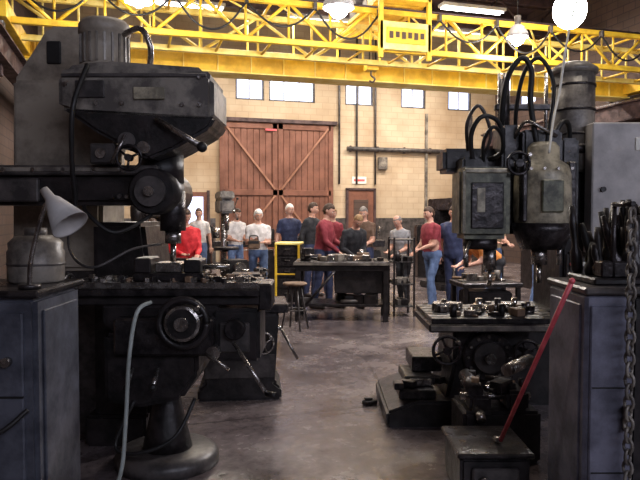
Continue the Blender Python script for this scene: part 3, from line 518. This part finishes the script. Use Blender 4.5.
# ---------------------------------------------------------------- people
def person(name,x,d,face=0,h=1.75,lean=0,shirt='white',pants='jeans',hair='brown',hl=0,sleeve='short',hands=None,pitch=.1,yaw=0,step=.0,girth=1.0,bald=False):
    hands=hands or (('L',(.28,-.06,.80)),('R',(-.28,-.02,.80)))
    pel=Vector((0,0,.95)); Rl=Matrix.Rotation(lean,3,'X')
    def up(v): v=Vector(v); return pel+Rl@(v-pel)
    g=girth; bo=[]; tb=B(); DM=M['skin']
    def ring(z,rx,ry,yo=0,n=20): return [up((rx*g*math.cos(2*math.pi*k/n),yo+ry*g*math.sin(2*math.pi*k/n),z)) for k in range(n)]
    tb.loft([ring(.84,.13,.10),ring(.90,.172,.12),ring(.98,.170,.12),ring(1.1,.158,.115,-.008),ring(1.25,.172,.122,-.01),ring(1.36,.182,.118),ring(1.42,.165,.095),ring(1.465,.10,.07)],DM)
    tb.loft([ring(1.42,.066/g,.066/g),ring(1.49,.057/g,.058/g,-.005),ring(1.60,.054/g,.057/g,-.015)],DM)
    def limb(p,q,r0,r1,rm=None):
        m=p.lerp(q,.35); rm=rm or (r0*.7+r1*.3)*1.03
        tb.cyl(p,m,r0,DM,rm,seg=14); tb.cyl(m,q,rm,DM,r1,seg=14); tb.sph(p,r0,DM,seg=12); tb.sph(q,r1,DM,seg=12)
    bo.append((up((0,0,.86)),up((0,0,.97)),.14,'p')); bo.append((up((0,0,1.0)),up((0,0,1.36)),.14,'s')); bo.append((up((0,-.01,1.50)),up((0,-.01,1.6)),.075,'k'))
    wr={}
    for s,sg in (('L',1),('R',-1)):
        S=up((sg*.168*g,0,1.395)); T=None
        limb(up((sg*.04,0,1.455)),S,.045,.055); bo.append((up((sg*.05,0,1.43)),S,.06,'s'))
        for hs,t in hands:
            if hs==s: T=up(t)
        l1,l2=.285,.255; v=T-S; D=min(v.length,l1+l2-.01); v.normalize(); T=S+v*D
        aa=(l1*l1-l2*l2+D*D)/(2*D); hh=math.sqrt(max(l1*l1-aa*aa,0)); hint=Vector((sg*.35,.5,-.9)); hint=(hint-v*hint.dot(v)).normalized()
        E=S+v*aa+hint*hh
        if sleeve=='short': limb(S,S.lerp(E,.58),.060,.055)
        limb(S,E,.056,.043); limb(E,T,.042,.028,.041); wr[s]=(E,T,sg)
        if sleeve=='long': limb(S,E,.058,.050); limb(E,E.lerp(T,.9),.050,.038)
        m=S+(E-S)*.62
        if sleeve=='short': bo+= [(S,m,.058,'s'),(m+(E-S)*.02,E,.045,'k'),(E,T,.06,'k')]
        else: bo+= [(S,E,.055,'s'),(E,T-(T-E)*.08,.045,'s')]
        Hh=Vector((sg*.09*g,0,.90)); off=step*sg; K=Vector((sg*.105,-.03-off*.6,.50)); An=Vector((sg*.115,.02-off,.09)); Tt=Vector((sg*.14,-.17-off,.035)); He=Vector((sg*.115,.06-off,.04))
        limb(Hh,K,.092,.066); limb(K,An,.066,.055,.068); tb.cyl(An,He,.04,DM,.035,seg=10); tb.sph(He,.037,DM,seg=10)
        limb(He,Tt,.036,.036)
        bo+= [(Hh,K,.08,'p'),(K,An,.06,'p'),(He,Tt,.05,'f')]
    me=bpy.data.meshes.new('tmp'); tb.bm.to_mesh(me); tb.bm.free(); to=bpy.data.objects.new('tmp',me); scn.collection.objects.link(to)
    r=to.modifiers.new('r','REMESH'); r.mode='VOXEL'; r.voxel_size=.015; sm=to.modifiers.new('s','SMOOTH'); sm.iterations=5; sm.factor=.6
    dg=bpy.context.evaluated_depsgraph_get(); ev=to.evaluated_get(dg); me2=bpy.data.meshes.new_from_object(ev); bpy.data.objects.remove(to); bpy.data.meshes.remove(me)
    b=B(); mp={'p':b.mi(C[pants]),'s':b.mi(C[shirt]),'k':b.mi('skin'),'f':b.mi('shoe')}
    b.bm.from_mesh(me2); bpy.data.meshes.remove(me2)
    for f in b.bm.faces:
        c=f.calc_center_median(); best=1e9;lab='s'
        for p,q,rr,lb in bo:
            dd=q-p; t=max(0,min(1,(c-p).dot(dd)/dd.length_squared)); ds=(c-(p+dd*t)).length-rr
            if ds<best: best=ds;lab=lb
        f.material_index=mp[lab]; f.smooth=True
    for v in b.bm.verts:
        n=v.normal; c=v.co; a=math.sin(c.z*38+c.x*23+c.y*11)*math.sin(c.x*31-c.z*17)
        if c.z>.12 and (c-up((0,0,1.55))).length>.14: v.co+=n*a*.004
    for s,(E,T,sg) in wr.items():
        dr=(T-E).normalized(); side=dr.cross(Vector((0,0,1)))
        if side.length<.3: side=Vector((0,-1,0)).cross(dr)
        side.normalize(); side*=sg; nrm=dr.cross(side).normalized(); 
        mx=Matrix((side,nrm,dr)).transposed().to_4x4(); mx.translation=T+dr*.045
        t=bmesh.new(); bmesh.ops.create_uvsphere(t,u_segments=12,v_segments=8,radius=1); b.add(t,'skin',True,mx@Matrix.Diagonal((.042,.019,.055,1)))
        for k,L in enumerate((.072,.08,.075,.06)):
            base=T+dr*.078+side*(-.03+.02*k); d1=dr; d2=(dr*.8+nrm*.6).normalized(); d3=(dr*.4+nrm*.9).normalized()
            p1=base+d1*L*.45;p2=p1+d2*L*.33;p3=p2+d3*L*.25
            b.tube([base,p1,p2,p3],.0095,'skin',seg=6,sub=2,r1=.007)
        tb0=T+dr*.025-side*.03; b.tube([tb0,tb0+(dr*.6-side*.7)*.04,tb0+(dr*.9-side*.5+nrm*.3)*.072],.011,'skin',seg=6,sub=3,r1=.008)
    hc=up((0,-.02,1.60)); HR_=Rl@Euler((pitch,0,yaw)).to_matrix(); hm=Matrix.Translation(hc)@HR_.to_4x4()@Matrix.Translation((0,0,.035))
    t=bmesh.new(); bmesh.ops.create_uvsphere(t,u_segments=32,v_segments=24,radius=1)
    def G(x,z,x0,z0,sx,sz): return math.exp(-((x-x0)/sx)**2-((z-z0)/sz)**2)
    for v in t.verts:
        x_,y_,z_=v.co; ax_=abs(x_); fr_=max(0,-y_)
        if z_<0: k=1-.36*min(1,-z_)**1.5; x_*=k; y_=y_*(1-.22*(-z_)) - .10*(-z_)
        if v.co.y<0:
            y_*=.94
            y_-=fr_*(.06*G(ax_,z_,0,.27,.5,.10) -.10*G(ax_,z_,.37,.06,.16,.11)+.07*G(ax_,z_,.5,-.15,.2,.16)+.10*G(ax_,z_,0,-.82,.28,.14)+.05*G(ax_,z_,0,-.45,.22,.1))
        v.co=(x_*.077,y_*.098,z_*.118)
    b.add(t,'skin',True,hm)
    def hp(p): return hm@Vector(p)
    t=bmesh.new(); vs=[t.verts.new(p) for p in ((-.008,-.086,.015),(.008,-.086,.015),(-.017,-.088,-.030),(.017,-.088,-.030),(0,-.100,.012),(0,-.121,-.024),(0,-.098,-.036))]
    for f in ((0,4,5,2),(4,1,3,5),(2,5,6),(5,3,6),(0,1,4)): t.faces.new([vs[i] for i in f])
    b.add(t,'skin',True,hm)
    for sg in (-1,1):
        b.sph(hp((sg*.029,-.0765,.006)),.0105,'sign',seg=10); b.sph(hp((sg*.029,-.0842,.006)),.0048,'eye',seg=8)
        b.tube([hp((sg*.014,-.095,.024)),hp((sg*.030,-.091,.029)),hp((sg*.045,-.078,.023))],.004,HR['grey' if hair=='white' else hair],seg=5,sub=2)
        t=bmesh.new(); bmesh.ops.create_uvsphere(t,u_segments=10,v_segments=8,radius=1); b.add(t,'skin',True,hm@Matrix.Translation((sg*.077,.008,-.005))@Matrix.Diagonal((.010,.02,.033,1)))
    b.tube([hp((-.024,-.088,-.056)),hp((0,-.100,-.054)),hp((.024,-.088,-.056))],.006,'lip',seg=6,sub=3)
    t=bmesh.new(); bmesh.ops.create_uvsphere(t,u_segments=40,v_segments=30,radius=1)
    vol=1.10 if hl else 1.0
    for v in t.verts:
        x_,y_,z_=v.co
        line=.50 if y_<-.45 else (.50+(y_+.45)*(-1.5-hl*8) )
        line=max(line,-.50-hl*6)
        w=vol*(1+.035*math.sin(x_*19+z_*11)*math.cos(y_*15))
        k=max(0,min(1,(z_-line)/.14+.5)); 
        if bald and z_>.55 : k=min(k,max(0,(.72-z_)/.15))
        s_=.90+k*(.16*w*1.0+ (.06 if hl else 0))
        v.co=(x_*.079*s_,y_*.099*s_,z_*.118*s_)
    b.add(t,HR[hair],True,hm@Matrix.Translation((0,.004,.004)))
    return local(name,b,x,d,face,0,h/1.75)
fr=(('L',(.10,-.32,1.08)),('R',(-.12,-.30,1.10)))
person('woman',-1.16,12.0,.15,1.70,.03,'white','jeans','white',.03,'short',(('L',(.10,-.27,1.14)),('R',(-.10,-.27,1.18))),.25,.2,.08,1.12)
b=B(); b.bx(-.11,.11,-.04,.04,-.1,.07,'wood',.02); b.tube([(-.08,0,.07),(-.06,0,.14),(.06,0,.14),(.08,0,.07)],.01,'black'); b.bx(-.09,.09,-.045,-.04,.0,.05,'black',.004); local('handbag',b,-1.20,11.60,.15,1.08)
person('man',-.62,13.0,.2,1.82,0,'navy','navy','white',0,'short',None,.1,.3)
person('man',-.18,12.5,.9,1.84,.05,'black','navy','brown',0,'long',None,.1,.3)
person('man',.04,10.9,1.25,1.80,.12,'burg','navy','brown',0,'long',(('L',(.12,-.35,1.05)),('R',(-.15,-.32,1.0))),.3,0,.1,1.2)
person('man',.50,11.0,.5,1.68,.42,'black','black','blond',0,'long',fr,.3,-.2,.1,1.15)
person('man',.85,12.2,-.3,1.76,.1,'brown','navy','grey',0,'short',fr,.25)
person('woman',.24,13.0,.3,1.74,.05,'burg','navy','blond',.03,'short',None,.1)
person('man',1.52,11.6,-.8,1.62,.25,'grey','black','grey',0,'short',fr,.3,0,.05,1.1,True)
person('man',1.93,11.0,-1.2,1.74,.06,'burg','jeans','brown',0,'short',(('L',(.12,-.30,1.05)),('R',(-.16,-.26,.98))),.2,0,.1,1.25)
person('man',2.36,11.2,-.5,1.76,.08,'navy','navy','brown',0,'short',None,.2,.2,.08,1.2)
person('man',2.62,9.6,-1.35,1.66,.80,'orange','black','grey',0,'short',(('L',(.14,-.42,1.30)),('R',(-.14,-.42,1.30))),.0,0,.12,1.25)
person('man',3.25,12.0,.4,1.76,.05,'tan','jeans','brown',0,'short',fr,.2)
person('man',3.55,10.2,.6,1.68,.2,'pale','jeans','grey',0,'short',fr,.3,0,.1,1.25,True)
person('man',-2.02,9.5,.5,1.70,.1,'red','navy','brown',0,'long',fr,.3,0,0,1.15)
person('man',-2.36,9.0,.3,1.56,.15,'red','navy','brown',0,'long',fr,.3,0,0,1.1)
person('man',-2.72,14.4,0,1.75,0,'white','jeans','brown',0,'short',None,.1)
person('man',-1.80,13.6,.6,1.74,.1,'white','jeans','brown',0,'short',fr,.2)
# ---------------------------------------------------------------- world + camera
w=bpy.data.worlds.new('World'); scn.world=w; w.use_nodes=True; w.node_tree.nodes['Background'].inputs[0].default_value=(.6,.7,.9,1); w.node_tree.nodes['Background'].inputs[1].default_value=.4
cam=bpy.data.cameras.new('camera'); cam.lens=36; cam.sensor_width=36; co=bpy.data.objects.new('camera',cam); scn.collection.objects.link(co)
co.location=(0,0,1.6); co.rotation_euler=(math.radians(90-2.24),0,-A); scn.camera=co
